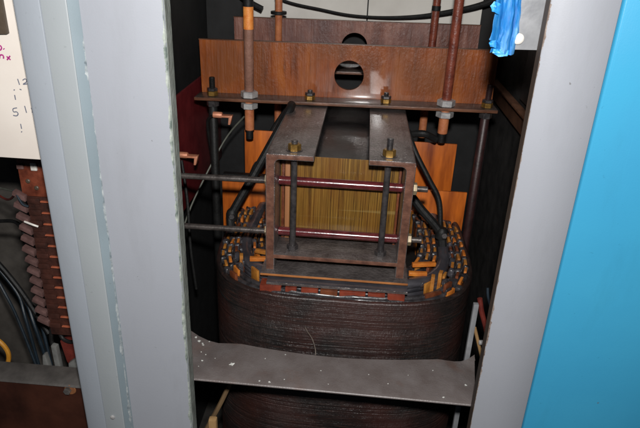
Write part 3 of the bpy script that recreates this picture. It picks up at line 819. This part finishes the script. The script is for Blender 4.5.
# wiring in the left bay
def wire(pts, r, mat, lab, cat='wire', name='wire', n=8): tag(MB().tube(pts, r, n).build(name, M[mat]), lab, cat)
wire([(-.66, .20, .219), (-.60, .195, .217), (-.55, .17, .224), (-.496, .122, .240)], .0014, 'wire_grey', 'thin pale grey wire reaching the top of the terminal strip')
wire([(-.66, .21, .210), (-.60, .20, .208), (-.55, .17, .206), (-.505, .122, .236)], .0018, 'wire_red', 'thin red wire reaching the top of the terminal strip')
wire([(-.502, .118, .246), (-.494, .113, .240), (-.488, .112, .228), (-.480, .113, .224)], .0019, 'wire_blue', 'short blue wire bent onto the first terminal')
wire([(-.49, .112, .199), (-.478, .110, .196), (-.470, .112, .192)], .0016, 'cream', 'short pale wire end on the third terminal')
wire([(-.66, .21, .145), (-.60, .20, .150), (-.55, .18, .162), (-.505, .13, .170)], .003, 'rubber', 'black wire running to the middle of the terminal strip')
wire([(-.69, .23, .13), (-.62, .21, .07), (-.575, .20, .012), (-.52, .17, -.05)], .0045, 'rubber', 'thick black cable slanting across the left bay', 'cable', 'cable')
rw = random.Random(6)
for k in range(4):
    q = lambda v: rw.uniform(-v, v)
    pts = [(-.665 + k * .014 + q(.006), .235, .07 - k * .008 + q(.01)), (-.618 + k * .012 + q(.006), .22 + q(.012), .0 - k * .006), (-.592 + k * .011 + q(.008), .205 + q(.012), -.05 + q(.01)), (-.575 + k * .012 + q(.006), .195, -.15)]
    tag(MB().tube(pts, rw.uniform(.002, .0036), 8).build('wire', M['wire_blue']), ['leftmost', 'second from the left', 'third from the left', 'rightmost'][k] + ' of the four dark blue wires hanging in the left bay', 'wire', 'dark blue wires in the left bay')
wire([(-.66, .18, -.075), (-.628, .18, -.080), (-.612, .18, -.105), (-.618, .18, -.135), (-.64, .18, -.155), (-.67, .18, -.155)], .0042, 'wire_yellow', 'yellow wire loop at the left edge above the brown panel')
wire([(-.487, .13, .0), (-.492, .128, -.03), (-.484, .125, -.06), (-.488, .125, -.10)], .0035, 'rubber', 'black wire dropping from the foot of the terminal strip')
wire([(-.478, .13, -.002), (-.470, .125, -.022), (-.452, .122, -.025), (-.440, .125, -.012)], .0032, 'rubber', 'black wire looping under the terminal strip to the right')
tag(MB().prism([(-.476, .125, -.028), (-.452, .125, -.022), (-.447, .125, -.060), (-.463, .125, -.085), (-.470, .125, -.07)], (0, .012, 0), .002).build('clip', M['wire_red']), 'red plastic clip below the terminal strip', 'clip')
tag(MB().prism([(-.489, .118, -.034), (-.480, .118, -.036), (-.478, .118, -.10), (-.488, .118, -.10)], (0, .01, 0), .0015).build('spacer_tab', M['grey_plastic']), 'narrow grey plastic tab below the terminal strip', 'tab')
tag(MB().prism([(-.507, .118, -.056), (-.502, .118, -.054), (-.496, .118, -.10), (-.512, .118, -.10)], (0, .01, 0), .0015).build('spacer_tab', M['grey_plastic']), 'pointed grey plastic tab left of the narrow one', 'tab')
tag(MB().prism([(-.462, .115, -.066), (-.440, .115, -.048), (-.430, .115, -.10), (-.465, .115, -.10)], (0, .01, 0), .002).build('spacer_tab', M['grey_plastic']), 'wide grey plastic piece beside the red clip', 'tab')
lp = thing('lower_panel', (-.5, .08, -.60), 'dark brown panel with grey top ledge at the lower left', 'panel')
MB().box(-.95, -.386, .080, .086, -.60, -.0815, .001).build('panel_sheet', M['lower_panel'], lp)
b = MB().prism([(-.95, .076, -.0815), (-.95, .080, -.0775), (-.95, .112, -.0700), (-.95, .112, -.0735), (-.95, .0865, -.0812)], (.564, 0, 0), .0005)
b.build('ledge', M['ledge'], lp)
b = MB().revolve((-.4445, .0797, -.0885), (0, -1, 0), [(0, .0095), (.001, .0098), (.0018, .0090)], 22); w_ = b.build('washer', M['wedge'], lp)
MB().nut((-.4475, .0778, -.0885), (0, -1, 0), .0062, .006).build('bolt_head', M['steel'], w_, smooth=30)

# ------------------------------------------------------------------ camera, flash, world
f_px, yaw, pitch, roll = 597., R(3.5), R(24.7), R(2.4)
fwd = Vector((-math.sin(yaw) * math.cos(pitch), math.cos(yaw) * math.cos(pitch), -math.sin(pitch)))
right = Vector((math.cos(yaw), math.sin(yaw), 0)); up = right.cross(fwd)
r2 = math.cos(roll) * right + math.sin(roll) * up; u2 = -math.sin(roll) * right + math.cos(roll) * up
cam = bpy.data.objects.new('camera', bpy.data.cameras.new('camera')); C.objects.link(cam)
m3 = Matrix((r2, u2, -fwd)).transposed()
cam.matrix_world = Matrix.Translation((0, -.66, .60)) @ m3.to_4x4()
cam.data.sensor_fit = 'HORIZONTAL'; cam.data.sensor_width = 36.; cam.data.lens = 36. * f_px / 640.
cam.data.clip_start = .01; cam.data.clip_end = 100
scene.camera = cam

# the camera's own flash, a few centimetres above the lens
ld = bpy.data.lights.new('flash', 'SPOT'); ld.shadow_soft_size = .018; ld.spot_size = R(110); ld.spot_blend = .75
ld.energy = 43.; ld.color = (1, .985, .96)
fl = bpy.data.objects.new('flash', ld); C.objects.link(fl)
fl.matrix_world = Matrix.Translation((.004, -.655, .70)) @ m3.to_4x4()

w = bpy.data.worlds.new('World'); scene.world = w; w.use_nodes = True
bg = w.node_tree.nodes['Background']; bg.inputs['Color'].default_value = (.75, .85, 1, 1); bg.inputs['Strength'].default_value = .02

for o in bpy.data.objects:
    if '_w' in o: del o['_w']
scene.render.engine = 'CYCLES'
scene.view_settings.view_transform = 'Standard'; scene.view_settings.look = 'None'
scene.view_settings.exposure = 0; scene.view_settings.gamma = 1
scene.render.resolution_x = 1024; scene.render.resolution_y = 685
